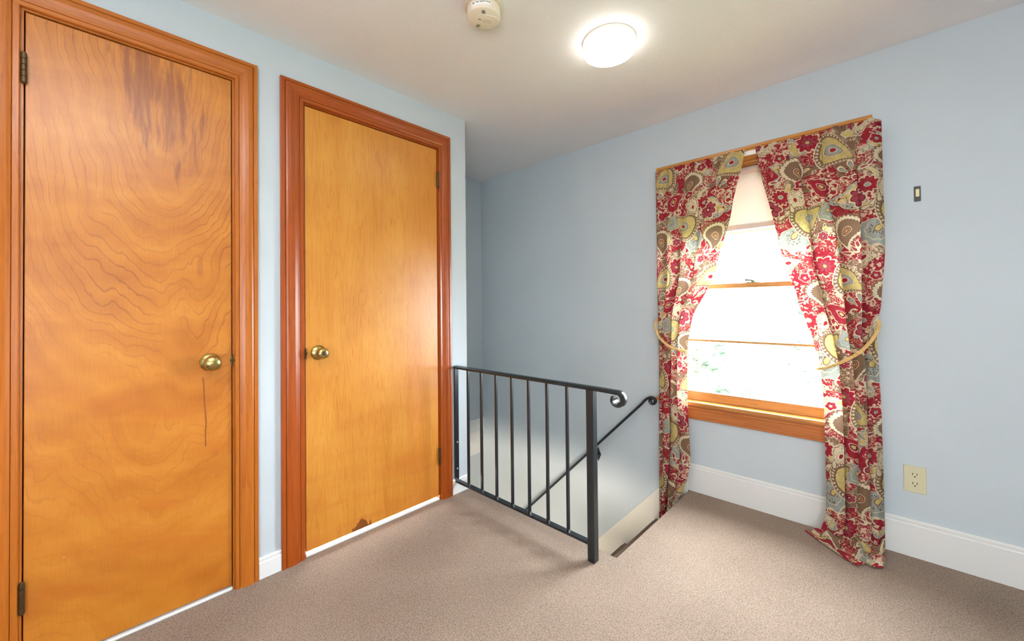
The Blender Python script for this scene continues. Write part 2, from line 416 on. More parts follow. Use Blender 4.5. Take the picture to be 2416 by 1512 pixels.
# ------------------------------------------------------------------ object helpers
def tag(o, label=None, cat=None, group=None, kind=None):
    if label: o['label'] = label
    if cat: o['category'] = cat
    if group: o['group'] = group
    if kind: o['kind'] = kind
    return o
def link_mesh(name, bm, mat, parent=None, origin=(0, 0, 0), smooth=False):
    """one mesh object; bm is in world coordinates, origin is where the object sits"""
    if parent is not None: origin = ORIG[parent.name]
    bm.transform(Matrix.Translation(-Vector(origin)))
    me = bpy.data.meshes.new(name); bm.to_mesh(me); bm.free()
    if smooth:
        for p in me.polygons: p.use_smooth = True
        try: me.set_sharp_from_angle(angle=R(40))
        except Exception: pass
    me.materials.append(mat)
    o = bpy.data.objects.new(name, me); COL.objects.link(o)
    ORIG[o.name] = tuple(origin)
    if parent is not None: o.parent = parent
    else: o.location = origin
    return o
ORIG = {}
def empty(name, loc, label, cat, group=None, kind=None):
    o = bpy.data.objects.new(name, None); COL.objects.link(o); o.location = loc; o.empty_display_size = 0.05
    ORIG[o.name] = tuple(loc)
    return tag(o, label, cat, group, kind)
def box(bm, x0, y0, z0, x1, y1, z1, bev=0.0, seg=2):
    g = bmesh.ops.create_cube(bm, size=1.0)
    vs_ = g['verts']
    for v in vs_:
        v.co = Vector((x0 if v.co.x < 0 else x1, y0 if v.co.y < 0 else y1, z0 if v.co.z < 0 else z1))
    if bev:
        es = {e for v in vs_ for e in v.link_edges}
        bmesh.ops.bevel(bm, geom=list(es), offset=bev, segments=seg, affect='EDGES', profile=0.5)
    return bm
def bx(*a, **k): return box(bmesh.new(), *a, **k)
def prism(bm, pts, z0, z1, to=lambda a, b, c: (a, b, c)):
    """closed outline pts (a,b) extruded from z0 to z1; to() maps (a,b,c) to world"""
    lo = [bm.verts.new(to(a, b, z0)) for a, b in pts]; hi = [bm.verts.new(to(a, b, z1)) for a, b in pts]
    n = len(pts)
    bm.faces.new(lo[::-1]); bm.faces.new(hi)
    for i in range(n): bm.faces.new((lo[i], lo[(i + 1) % n], hi[(i + 1) % n], hi[i]))
    bmesh.ops.recalc_face_normals(bm, faces=bm.faces[:])
    return bm
def lathe(bm, prof, mat4, n=40, cap=True):
    """profile of (radius, height) turned about local Z"""
    rings = []
    for r, h in prof:
        rings.append([bm.verts.new(mat4 @ Vector((r * math.cos(2 * math.pi * i / n), r * math.sin(2 * math.pi * i / n), h))) for i in range(n)])
    for a, b in zip(rings, rings[1:]):
        for i in range(n): bm.faces.new((a[i], a[(i + 1) % n], b[(i + 1) % n], b[i]))
    if cap:
        bm.faces.new(rings[0][::-1]); bm.faces.new(rings[-1])
    bmesh.ops.recalc_face_normals(bm, faces=bm.faces[:])
    return bm
def sweep(bm, path, section, side=None, closed_caps=True):
    """sweep section [(a,b)] along path; a runs along 'side' (fixed vector), b along the in-plane normal"""
    rings = []
    for i, p in enumerate(path):
        t = (Vector(path[min(i + 1, len(path) - 1)]) - Vector(path[max(i - 1, 0)])).normalized()
        sd = Vector(side) if side is not None else Vector((0, 0, 1)).cross(t).normalized()
        sd = (sd - t * sd.dot(t)).normalized()
        nr = t.cross(sd)
        sec = section(i / (len(path) - 1)) if callable(section) else section
        rings.append([bm.verts.new(Vector(p) + sd * a + nr * b) for a, b in sec])
    n = len(rings[0])
    for r0, r1 in zip(rings, rings[1:]):
        for j in range(n): bm.faces.new((r0[j], r0[(j + 1) % n], r1[(j + 1) % n], r1[j]))
    if closed_caps:
        bm.faces.new(rings[0][::-1]); bm.faces.new(rings[-1])
    bmesh.ops.recalc_face_normals(bm, faces=bm.faces[:])
    return bm
def circ(r, n=10): return [(r * math.cos(2 * math.pi * i / n), r * math.sin(2 * math.pi * i / n)) for i in range(n)]

# ------------------------------------------------------------------ the shell
CH = 2.2374                    # ceiling height
XE, YB, XR, ZL = -0.833, -4.3, 3.7, -2.75
YW = -0.877                    # end of the door wall
WX0, WX1, WZ0, WZ1 = 0.905, 1.75, 0.53, 1.86
SX = 0.99                      # stair edge of the floor

def shell(name, bm, mat, label, cat, **k):
    return tag(link_mesh(name, bm, mat, **k), label, cat, kind='structure')
bm = bmesh.new()
for a in ((XE - 0.1, 0, ZL, WX0, 0.16, CH + .1), (WX1, 0, ZL, XR + .1, 0.16, CH + .1), (WX0, 0, ZL, WX1, 0.16, WZ0), (WX0, 0, WZ1, WX1, 0.16, CH + .1)):
    box(bm, *a)
shell('wall_right', bm, BLUE, 'pale blue painted wall holding the curtained window', 'wall')
# door wall with two openings
D1 = (-2.592, -2.073, 2.003); D2 = (-1.799, -1.088, 2.003)
bm = bmesh.new(); T = -0.11
for a in ((YB, D1[0] - .012, 0, CH), (D1[1] + .012, D2[0] - .012, 0, CH), (D2[1] + .012, YW, 0, CH),
          (D1[0] - .012, D1[1] + .012, D1[2] + .012, CH), (D2[0] - .012, D2[1] + .012, D2[2] + .012, CH)):
    box(bm, T, a[0], a[2], 0, a[1], a[3])
box(bm, XE, YW - 0.1, -0.25, T, YW, CH)                       # the side of the stairwell
shell('wall_left', bm, BLUE, 'pale blue painted wall holding the two wooden doors', 'wall')
shell('wall_stairwell', bx(XE - 0.1, YB, ZL, XE, 0, CH + .1), BLUE, 'narrow strip of blue end wall beyond the stairs', 'wall')
shell('wall_rear', bx(XE - 0.1, YB - 0.1, ZL, XR + .1, YB, CH + .1), BLUE, 'pale blue wall behind the viewpoint', 'wall')
shell('wall_far', bx(XR, YB, ZL, XR + .1, 0, CH + .1), BLUE, 'pale blue wall out of sight at the right', 'wall')
shell('wall_partition', bx(XE, -1.99, 0, T, -1.93, CH), BLUE, 'hidden partition between the spaces behind the doors', 'wall')
shell('ceiling', bx(XE - .1, YB - .1, CH, XR + .1, 0.16, CH + .1), CEIL, 'off-white lightly textured ceiling', 'ceiling')
bm = prism(bmesh.new(), [(XE, YB), (XR, YB), (XR, 0), (SX, 0), (SX, -0.867), (XE, -0.867)], -0.25, 0.0)
es = [e for e in bm.edges if abs(e.verts[0].co.z) < 1e-6 and abs(e.verts[1].co.z) < 1e-6 and
      ((abs(e.verts[0].co.x - SX) < 1e-5 and abs(e.verts[1].co.x - SX) < 1e-5) or (abs(e.verts[0].co.y + .867) < 1e-5 and abs(e.verts[1].co.y + .867) < 1e-5))]
bmesh.ops.bevel(bm, geom=es, offset=0.014, segments=3, affect='EDGES')
shell('floor', bm, CARPET, 'beige cut pile carpet floor with the stair opening', 'floor')
shell('floor_lower', bx(XE, YB, ZL - .1, XR, 0, ZL), STAIRCARPET, 'floor of the storey below, out of sight', 'floor')

# stairs
st = empty('staircase', (SX, -0.45, -0.25), 'brown carpeted stairs dropping away beside the blue window wall', 'stairs', kind='structure')
RUN, RISE = 0.2165, 0.2370
for i in range(1, 9):
    xn = SX - RUN * i; z = -RISE * i
    if xn < XE: break
    b = bx(xn, -0.866, ZL, xn + RUN, -0.022, z, bev=0.0)  # unseen body runs solid to the lower floor to block the downstairs light
    es = [e for e in b.edges if all(abs(v.co.x - xn) < 1e-5 for v in e.verts) and all(abs(v.co.z - z) < 1e-5 for v in e.verts)]
    bmesh.ops.bevel(b, geom=es, offset=0.02, segments=3, affect='EDGES')
    link_mesh('step', b, STAIRCARPET, st)

# ------------------------------------------------------------------ baseboards
def board_profile(h):  # (projection, height)
    return [(0, 0), (.013, 0), (.013, h - .022), (.010, h - .018), (.011, h - .006), (.008, h), (0, h)]
def baseboard_y(y0, y1, h):   # on the door wall
    return prism(bmesh.new(), board_profile(h), y0, y1, lambda a, b, c: (a, c, b))
def baseboard_x(x0, x1, h):   # on the window wall
    return prism(bmesh.new(), board_profile(h), x0, x1, lambda a, b, c: (c, -a, b))
shell('baseboard_middle', baseboard_y(-1.984, -1.902, .085), WHITE, 'short white baseboard between the two doors', 'baseboard')
shell('baseboard_corner', baseboard_y(-1.001, YW, .085), WHITE, 'white baseboard stub behind the iron railing end', 'baseboard')
shell('baseboard_right', baseboard_x(SX + .0, XR, .158), WHITE, 'tall white baseboard under the window', 'baseboard')
# raking skirt of the stairs
sl = RISE / RUN
def sk(x): return (x - SX) * sl
pts = [(SX, 0.158), (SX, -0.30), (-0.80, sk(-.80) - 0.25), (-0.80, sk(-.80) + 0.125), (0.93, sk(0.93) + 0.155)]
bm = prism(bmesh.new(), pts, 0, -0.016, lambda a, b, c: (a, c, b))
pts2 = [(0.93, sk(.93) + .155), (-.80, sk(-.80) + .125), (-.80, sk(-.80) + .105), (0.93, sk(.93) + .135)]
prism(bm, pts2, -0.016, -0.021, lambda a, b, c: (a, c, b))
shell('baseboard_stairs', bm, STAIRWHITE, 'cream raking skirt board along the descending stairs', 'baseboard')
bm = bx(XE, -0.866, -0.012, XE + .016, -0.001, 0.098)
box(bm, XE, -0.866, -0.020, XE + .022, -0.001, -0.006)
shell('baseboard_stairwell', bm, WHITE, 'white ledge board on the end wall of the stairwell', 'baseboard')
bm = bx(XE, -0.866, -0.213, XE + .010, -0.001, -0.020)
shell('trim_9', bm, WHITE, 'flat fascia band under the stairwell ledge board', 'trim')

# ------------------------------------------------------------------ casings
PROF = [(0, 0), (0, .008), (.03, .011), (.17, .011), (.185, .008), (.20, .0115), (.30, .0155), (.42, .0185), (.58, .0200), (.72, .0190), (.79, .0165),
        (.81, .0125), (.83, .0165), (.85, .0175), (.98, .0175), (1.0, .0155), (1.0, 0)]
def casing_piece(corners, to):
    """corners: four (s,z): inner start, inner end, outer start, outer end (mitred)"""
    (i0, i1, o0, o1) = corners
    bm = bmesh.new(); rows = []
    for a, h in PROF:
        p0 = (i0[0] + (o0[0] - i0[0]) * a, i0[1] + (o0[1] - i0[1]) * a)
        p1 = (i1[0] + (o1[0] - i1[0]) * a, i1[1] + (o1[1] - i1[1]) * a)
        rows.append((bm.verts.new(to(p0[0], h, p0[1])), bm.verts.new(to(p1[0], h, p1[1]))))
    for (a, b), (c, d) in zip(rows, rows[1:]): bm.faces.new((a, b, d, c))
    bm.faces.new([r[0] for r in rows]); bm.faces.new([r[1] for r in rows][::-1])
    bmesh.ops.recalc_face_normals(bm, faces=bm.faces[:])
    return bm
def door_casing(n, d, outL, outR, top, mz, my, label):
    t = empty('trim_%d' % n, (0, (d[0] + d[1]) / 2, 0), label, 'door casing', kind='structure')
    to = lambda s, h, z: (h, s, z)
    yi0, yi1, zi = d[0] - .009, d[1] + .009, d[2] + .009
    link_mesh('side_casing', casing_piece(((yi0, 0), (yi0, zi), (outL, 0), (outL, top)), to), mz, t)
    link_mesh('side_casing', casing_piece(((yi1, 0), (yi1, zi), (outR, 0), (outR, top)), to), mz, t)
    link_mesh('head_casing', casing_piece(((yi0, zi), (yi1, zi), (outL, top), (outR, top)), to), my, t)
    b = bmesh.new()
    for y0, y1 in ((d[0] - .012, d[0] - .003), (d[1] + .003, d[1] + .012)): box(b, T, y0, 0, -0.001, y1, d[2] + .012)
    box(b, T, d[0] - .003, d[2] + .003, -0.001, d[1] + .003, d[2] + .012)
    for y0, y1 in ((d[0] - .003, d[0] + .012), (d[1] - .012, d[1] + .003)): box(b, -0.06, y0, 0, -0.042, y1, d[2] + .003)
    link_mesh('door_jamb', b, mz, t)
    # painted threshold
    tb = bx(-0.075, d[0] - .003, 0.0, 0.002, d[1] + .003, 0.011, bev=0.004)
    link_mesh('threshold', tb, WHITE, t)
    return t
door_casing(1, D1, -2.685, -1.986, 2.092, TRIM_Z, TRIM_Y, 'orange pine casing around the wider-grained door at far left')
door_casing(2, D2, -1.901, -1.003, 2.092, RTRIM_Z, RTRIM_Y, 'reddish pine casing around the door next to the railing')

# ------------------------------------------------------------------ doors
def knob(parent, y, z, keyed):
    rot = Matrix.Translation((-0.004, y, z)) @ Matrix.Rotation(R(90), 4, 'Y')
    ro = link_mesh('knob_rosette', lathe(bmesh.new(), [(.0335, 0), (.0335, .003), (.031, .007), (.017, .013), (.012, .014)], rot), BRASS, parent, smooth=True)
    if keyed: prof = [(.011, .012), (.0115, .024), (.015, .030), (.0225, .036), (.0255, .045), (.0255, .055), (.023, .062), (.018, .066), (.0115, .0675), (.0112, .0655), (.004, .0655)]
    else: prof = [(.011, .012), (.0115, .022), (.016, .027), (.0255, .033), (.0285, .042), (.0285, .049), (.0265, .056), (.020, .062), (.010, .0655), (.002, .0665)]
    k = link_mesh('door_knob', lathe(bmesh.new(), prof, rot), BRASS, parent, smooth=True)
    if keyed:
        b = lathe(bmesh.new(), [(.0085, .0650), (.0085, .0672), (.006, .0678), (.0015, .0678)], rot, 24)
        link_mesh('key_cylinder', b, DARKBRASS, k, smooth=True)
        b = bx(.0635, y - .0012, z - .004, .0645, y + .0012, z + .004)
        link_mesh('keyhole', b, SLOT, k)
def hinge(parent, y, z, h=0.089, sgn=1):
    b = bmesh.new()
    for k in range(5):
        z0 = z - h / 2 + k * h / 5
        lathe(b, [(.0058, z0 + .0004), (.0064, z0 + .001), (.0064, z0 + h / 5 - .001), (.0058, z0 + h / 5 - .0004)], Matrix.Translation((.0075, y, 0)), 14)
    lathe(b, [(.003, z - h / 2 - .004), (.005, z - h / 2 - .002), (.005, z - h / 2)], Matrix.Translation((.0075, y, 0)), 12)
    lathe(b, [(.005, z + h / 2), (.005, z + h / 2 + .002), (.003, z + h / 2 + .004)], Matrix.Translation((.0075, y, 0)), 12)
    box(b, -.012, y - .0022, z - h / 2, .006, y + .0022, z + h / 2)
    return link_mesh('hinge', b, DARKBRASS, parent, smooth=True)
def door(n, d, mat, label, zb, knob_y, knob_z, keyed, hinge_y, latch_y):
    o = link_mesh('door_%d' % n, bx(-.040, d[0], zb, -.004, d[1], d[2] - .001, bev=.0015), mat, origin=(0, 0, 0))
    tag(o, label, 'door', kind='structure')
    knob(o, knob_y, knob_z, keyed)
    for z in (1.828, .247): hinge(o, hinge_y, z)
    b = bx(-.03, latch_y - .0035, knob_z - .024, .0012, latch_y + .0035, knob_z + .024, bev=.001)
    lathe(b, [(.0075, 0), (.0075, .004), (.005, .006)], Matrix.Translation((-.004, latch_y, knob_z)) @ Matrix.Rotation(R(90), 4, 'Y'), 12)
    link_mesh('latch_plate', b, DARKBRASS, o)
door(1, D1, DOOR_A, 'honey veneer door with wild swirling grain, round brass knob at right', .018, -2.141, .896, False, -2.594, -2.071)
door(2, D2, DOOR_B, 'honey veneer door with straight grain and keyed brass knob at left', .022, -1.7444, .8963, True, -1.0865, -1.8005)

# ------------------------------------------------------------------ window
t = empty('trim_3', ((WX0 + WX1) / 2, 0, .42), 'golden pine window casing with stool and apron behind the curtains', 'window casing', kind='structure')
to = lambda s, h, z: (s, -h, z)
xi0, xi1, zi = WX0 + .004, WX1 - .004, WZ1 - .004
ox0, ox1, oz = .824, 1.831, 1.952
link_mesh('side_casing', casing_piece(((xi0, WZ0), (xi0, zi), (ox0, WZ0), (ox0, oz)), to), WIN_Z, t)
link_mesh('side_casing', casing_piece(((xi1, WZ0), (xi1, zi), (ox1, WZ0), (ox1, oz)), to), WIN_Z, t)
link_mesh('head_casing', casing_piece(((xi0, zi), (xi1, zi), (ox0, oz), (ox1, oz)), to), WIN_X, t)
b = bmesh.new()
box(b, WX0, -.001, WZ0, WX0 + .012, .16, WZ1); box(b, WX1 - .012, -.001, WZ0, WX1, .16, WZ1); box(b, WX0, -.001, WZ1 - .012, WX1, .16, WZ1)
box(b, WX0 + .012, .010, WZ0, WX0 + .024, .022, WZ1 - .012); box(b, WX1 - .024, .010, WZ0, WX1 - .012, .022, WZ1 - .012)
box(b, WX0 + .012, .010, WZ1 - .026, WX1 - .012, .022, WZ1 - .012)
link_mesh('window_jamb', b, WIN_Z, t)
b = bx(ox0 - .012, -.042, .510, ox1 + .012, 0.0, .531, bev=.005, seg=3)
box(b, WX0 + .001, -.004, .510, WX1 - .001, .16, .531)
link_mesh('window_stool', b, STOOL, t)
b = prism(bmesh.new(), [(0, .424), (.012, .424), (.016, .428), (.016, .436), (.018, .438), (.018, .482), (.022, .486), (.022, .496), (.030, .502), (.030, .510), (0, .510)], ox0, ox1, lambda a, h, c: (c, -a, h))
link_mesh('apron', b, APRON, t)

w = empty('window_1', ((WX0 + WX1) / 2, .03, WZ0), 'double-hung wooden window with two panes per sash between the curtains', 'window', kind='structure')
def sash(name, y, z0, z1, zm, bot, top):
    x0, x1 = WX0 + .013, WX1 - .013
    b = bmesh.new(); th = .017; rw = .042
    box(b, x0, y - th, z0, x0 + rw, y + th, z1, bev=.002); box(b, x1 - rw, y - th, z0, x1, y + th, z1, bev=.002)
    box(b, x0 + rw - .001, y - th, z0, x1 - rw + .001, y + th, z0 + bot, bev=.002); box(b, x0 + rw - .001, y - th, z1 - top, x1 - rw + .001, y + th, z1, bev=.002)
    box(b, x0 + rw - .001, y - th * .8, zm - .0065, x1 - rw + .001, y + th * .8, zm + .0065, bev=.003)
    s = link_mesh(name, b, SASH, w)
    for a, c in ((z0 + bot, zm - .0065), (zm + .0065, z1 - top)):
        link_mesh('pane', bx(x0 + rw - .004, y - .0015, a - .004, x1 - rw + .004, y + .0015, c + .004), GLASS, s)
    return s
sash('lower_sash', .041, .531, 1.214, .886, .052, .026)
sash('upper_sash', .079, 1.190, 1.848, 1.505, .026, .045)
b = bx(1.300, .026, 1.2135, 1.366, .056, 1.2175, bev=.001)
lathe(b, [(.012, 1.217), (.012, 1.224), (.009, 1.228)], Matrix.Translation((1.335, .041, 0)), 18)
sweep(b, [(1.335, .041, 1.226), (1.318, .034, 1.229), (1.304, .028, 1.230), (1.297, .026, 1.231)], lambda f: circ(.0045 + .002 * f, 8), side=(0, 0, 1))
link_mesh('sash_lock', b, PEWTER, w, smooth=True)

# roller blind
rb_ = empty('roller_blind', (1.33, 0.0, 1.84), 'cream roller blind pulled partway down at the top of the window', 'blind')
b = lathe(bmesh.new(), [(.016, WX0 + .03), (.016, WX1 - .03)], Matrix.Translation((0, .000, 1.826)) @ Matrix.Rotation(R(90), 4, 'Y'), 20)
link_mesh('roller', b, BLINDHEM, rb_, smooth=True)
b = bx(WX0 + .035, .0155, 1.536, WX1 - .035, .0165, 1.828)
link_mesh('blind_cloth', b, BLINDFAB, rb_)
b = bx(WX0 + .035, .0125, 1.508, WX1 - .035, .0195, 1.537, bev=.002)
hem = link_mesh('blind_hem', b, BLINDHEM, rb_)
b = bmesh.new(); x = WX0 + .04
while x < WX1 - .045:
    box(b, x, .0115, 1.5325, x + .007, .0126, 1.5350); x += .0115
link_mesh('stitching', b, flat('white_thread', srgb(250, 248, 244), .6), hem)

# ------------------------------------------------------------------ curtains
def lerp_keys(keys, z):
    ks = sorted(keys, key=lambda k: k[0])
    if z <= ks[0][0]: return ks[0][1:]
    for a, b_ in zip(ks, ks[1:]):
        if z <= b_[0]:
            f = (z - a[0]) / (b_[0] - a[0]); f = f * f * (3 - 2 * f) * .5 + f * .5
            return tuple(p + (q - p) * f for p, q in zip(a[1:], b_[1:]))
    return ks[-1][1:]
def noise1(x, seed):
    return math.sin(x * 1.0 + seed) * .5 + math.sin(x * 2.3 + seed * 1.7) * .3 + math.sin(x * 4.1 + seed * 2.9) * .2

PLEAT_D = .030
def curtain_columns(K, nf, ns):
    cols = []          # (kind, panel, t)
    for k in range(K):
        for j in range(nf + 1): cols.append(('face', k, j / nf))
        if k < K - 1:
            for j in range(1, ns): cols.append(('fold', k, j / ns))
    return cols
def curtain_grid(keys, K, widths, seed, flip, zs, floorfn=None, ybase=-.078):
    cols = curtain_columns(K, 14, 9)
    tot = sum(widths); fr = [0]
    for w_ in widths: fr.append(fr[-1] + w_ / tot)
    verts, uvs = [], []
    hidden_max = .085
    for z in zs:
        xo, xi = lerp_keys(keys, z)[:2]
        W_ = xi - xo
        sgn = 1 if W_ > 0 else -1
        full = .53
        hid = max(.012, (full - abs(W_)) / (K - 1)) * .75
        gather = math.exp(-(1.91 - z) / .09)
        row, ruv = [], []
        ucur = 0.0
        wob = [0] + [noise1(z * 3.2, seed + 2.1 * k) * .030 for k in range(1, K)] + [0]
        tight = max(0, 1 - ((z - .92) / .26) ** 2)       # round the tieback
        for kind, k, t_ in cols:
            a, c = fr[k] + wob[k], fr[k + 1] + wob[k + 1]
            if kind == 'face':
                f = a + (c - a) * t_
                x = xo + W_ * f
                bulge = math.sin(math.pi * t_) * (.012 + .004 * noise1(z * 2.5, seed + k))
                y = ybase - bulge - .012 * (k % 2) - .010 * noise1(z * 2 + k, seed)
                uu = ucur + abs(W_) * (c - a) * t_
                if t_ == 1.0: last = (x, y, uu)
            else:
                lx, ly, lu = last
                d = math.sin(math.pi * t_)
                x = lx - sgn * .010 * math.sin(2 * math.pi * t_) * min(1, hid / .03)
                y = ly + d * min(PLEAT_D, .4 * hid + .006) + (- .012 * (((k + 1) % 2) - (k % 2))) * t_ - .010 * (noise1(z * 2 + k + 1, seed) - noise1(z * 2 + k, seed)) * t_
                uu = lu + hid * t_
                if t_ > 1 - 1.5 / 9: ucur = lu + hid
            # ruffles where the heading is gathered on the rod
            y += gather * .006 * math.sin(uu * 190 + seed) + .0015 * math.sin(uu * 70 + z * 9)
            # the outer edge turns back toward the wall
            g = (x - xo) * sgn
            if g < .020: y += (.020 - g) / .020 * .030
            y += tight * .012 * (1 - abs((x - xo) / W_ * 2 - 1))
            zz = z
            if z > 1.895: zz = z + .004 * math.sin(uu * 95 + seed)
            row.append((x, y, zz)); ruv.append((uu * flip, 0))
        verts.append(row); uvs.append(ruv)
    return cols, verts, uvs
def build_cloth(name, verts, uvs, zs_v, label, uoff, voff):
    bm = bmesh.new(); uvl = bm.loops.layers.uv.new('UVMap')
    vv = [[bm.verts.new(p) for p in r] for r in verts]
    for i in range(len(vv) - 1):
        for j in range(len(vv[0]) - 1):
            f = bm.faces.new((vv[i][j], vv[i + 1][j], vv[i + 1][j + 1], vv[i][j + 1]))
            for lp, (a, c) in zip(f.loops, ((i, j), (i + 1, j), (i + 1, j + 1), (i, j + 1))):
                lp[uvl].uv = (uvs[a][c][0] + uoff, zs_v[a] + voff)
    bmesh.ops.recalc_face_normals(bm, faces=bm.faces[:])
    o = link_mesh(name, bm, CURTAIN, origin=(verts[0][0][0], -.08, 0), smooth=True)
    tag(o, label, 'curtain', 'paisley curtains at the window')
    return o
# left one: hangs down past the edge of the stair opening
KL = [(1.906, .829, 1.334), (1.60, .832, 1.268), (1.28, .835, 1.186), (1.0, .838, 1.052), (.86, .840, 1.026), (.60, .840, 1.022), (.41, .838, 1.024), (.22, .834, 1.030),
      (.10, .834, 1.016), (.03, .834, .990), (-.05, .834, .965), (-.30, .834, .930)]
zsL = [1.906 - i * .0175 for i in range(int((1.906 + .30) / .0175) + 1)]
_, v, uvv = curtain_grid(KL, 4, (.9, 1.0, 1.2, 1.5), 1.3, 1, zsL)
build_cloth('curtain', v, uvv, zsL, 'left red paisley curtain whose hem drops past the stair edge', .02, 0.05)
# right one: its hem spreads in a puddle on the carpet
KR = [(1.906, 1.862, 1.382), (1.38, 1.866, 1.478), (1.34, 1.866, 1.489), (1.10, 1.850, 1.556), (1.0, 1.836, 1.586), (.93, 1.832, 1.608), (.79, 1.838, 1.636), (.61, 1.843, 1.646), (.27, 1.846, 1.649),
      (.12, 1.847, 1.646), (.03, 1.846, 1.625), (-.2, 1.846, 1.625)]
zsR = [1.906 - i * .0175 for i in range(int((1.906 - .03) / .0175) + 1)]
cols, v, uvv = curtain_grid(KR, 4, (1.0, 1.0, 1.1, 1.6), 4.2, 1, zsR)
zv = list(zsR)
last = v[-1]
NF = 16
def hull(f):
    """outline of the puddle, f runs from the outer edge (0) to the window side (1)"""
    pts_ = [(0, 1.848, -.150), (.10, 1.842, -.212), (.20, 1.806, -.232), (.28, 1.788, -.215), (.40, 1.765, -.262), (.55, 1.730, -.243), (.80, 1.640, -.160), (1.0, 1.562, -.092)]
    for a, c in zip(pts_, pts_[1:]):
        if f <= c[0]:
            q = (f - a[0]) / (c[0] - a[0]); return a[1] + (c[1] - a[1]) * q, a[2] + (c[2] - a[2]) * q
    return pts_[-1][1:]
nC = len(last)
for s in range(1, NF + 1):
    q = s / NF; row = []
    for j, (x, y, z) in enumerate(last):
        f = min(1, max(0, (x - last[0][0]) / (last[-1][0] - last[0][0])))
        hx, hy = hull(f)
        e = q
        px, py = x + (hx - x) * e, y + (hy - y) * e
        lump = (.024 * math.sin(q * math.pi) * (1 + .8 * math.sin(f * 17 + 1)) + .014 * math.sin(f * 31 + q * 4) * math.sin(q * math.pi) + .016 * math.sin(q * 9 + f * 6) * math.sin(q * math.pi)) * (1 - .45 * f)
        pz = max(.005, last[j][2] * (1 - q) ** 2 + .007 + max(0, lump))
        row.append((px, py, pz))
    v.append(row); uvv.append(uvv[-1]); zv.append(zsR[-1] - q * .20)
build_cloth('curtain', v, uvv, zv, 'right red paisley curtain whose hem puddles on the carpet', .31, 0.10)

rod = empty('curtain_rod', (1.345, -.02, 1.905), 'white flat curtain rod carrying the paisley curtains', 'curtain rod')
path = [(.838, -.018, 1.893), (.838, -.048, 1.893), (.842, -.058, 1.893), (.852, -.064, 1.893)] + [(.852 + .05 * i, -.066, 1.893) for i in range(1, 20)] + [(1.838, -.064, 1.893), (1.848, -.058, 1.893), (1.852, -.048, 1.893), (1.852, -.018, 1.893)]
b = sweep(bmesh.new(), path, [(-.011, -.003), (.011, -.003), (.011, .003), (-.011, .003)], side=(0, 0, 1))
link_mesh('rod_bar', b, RODWHITE, rod)
for x in (.838, 1.852):
    link_mesh('rod_bracket', bx(x - .006, -.022, 1.878, x + .006, -.0005, 1.908), RODWHITE, rod)

def rope(name, ctrl, label, knot):
    # smooth the control line
    def cr(P, t_):
        n = len(P) - 1; s = min(int(t_ * n), n - 1); f = t_ * n - s
        p0, p1, p2, p3 = [Vector(P[max(0, min(n, s + k))]) for k in (-1, 0, 1, 2)]
        return .5 * ((2 * p1) + (-p0 + p2) * f + (2 * p0 - 5 * p1 + 4 * p2 - p3) * f * f + (-p0 + 3 * p1 - 3 * p2 + p3) * f ** 3)
    N = 150; line = [cr(ctrl, i / N) for i in range(N + 1)]
    L = sum((a - c).length for a, c in zip(line, line[1:]))
    root = empty(name, tuple(ctrl[0]), label, 'tieback', 'gold rope tiebacks')
    b = bmesh.new()
    for k in range(3):
        st_ = []
        for i, p in enumerate(line):
            t_ = (line[min(i + 1, N)] - line[max(i - 1, 0)]).normalized()
            e1 = t_.cross(Vector((0, 0, 1))); e1 = e1.normalized() if e1.length > .01 else Vector((1, 0, 0))
            e2 = t_.cross(e1)
            a = 2 * math.pi * (k / 3 + i / N * L / .030)
            st_.append(p + (e1 * math.cos(a) + e2 * math.sin(a)) * .0036)
        sweep(b, st_, circ(.0040, 7))
    link_mesh('cord', b, ROPE, root, smooth=True)
    if knot:
        b = bmesh.new()
        for k in range(5):
            c = line[2 + k * 4]
            bmesh.ops.create_icosphere(b, subdivisions=2, radius=.0095 - .0006 * k, matrix=Matrix.Translation(c))
        link_mesh('cord_knot', b, ROPE, root, smooth=True)
    hk = Vector(ctrl[0])
    b = sweep(bmesh.new(), [(hk.x, -.0165, hk.z + .004), (hk.x, -.03, hk.z + .002), (hk.x, hk.y - .004, hk.z), (hk.x, hk.y - .008, hk.z + .008)], circ(.0022, 8), side=(1, 0, 0))
    link_mesh('tieback_hook', b, BRASS, root, smooth=True)
rope('curtain_tieback', [(.846, -.030, 1.010), (.838, -.070, 1.004), (.846, -.105, .960), (.875, -.122, .905), (.925, -.124, .862), (.985, -.120, .838), (1.022, -.108, .831), (1.036, -.085, .834), (1.030, -.050, .845)],
     'gold twisted cord tieback looped around the left curtain', False)
rope('curtain_tieback', [(1.836, -.032, 1.012), (1.842, -.070, 1.002), (1.836, -.098, .975), (1.815, -.118, .930), (1.775, -.124, .878), (1.720, -.124, .834), (1.665, -.120, .804), (1.630, -.106, .793), (1.620, -.080, .795), (1.630, -.050, .806)],
     'gold twisted cord tieback knotted around the right curtain', True)

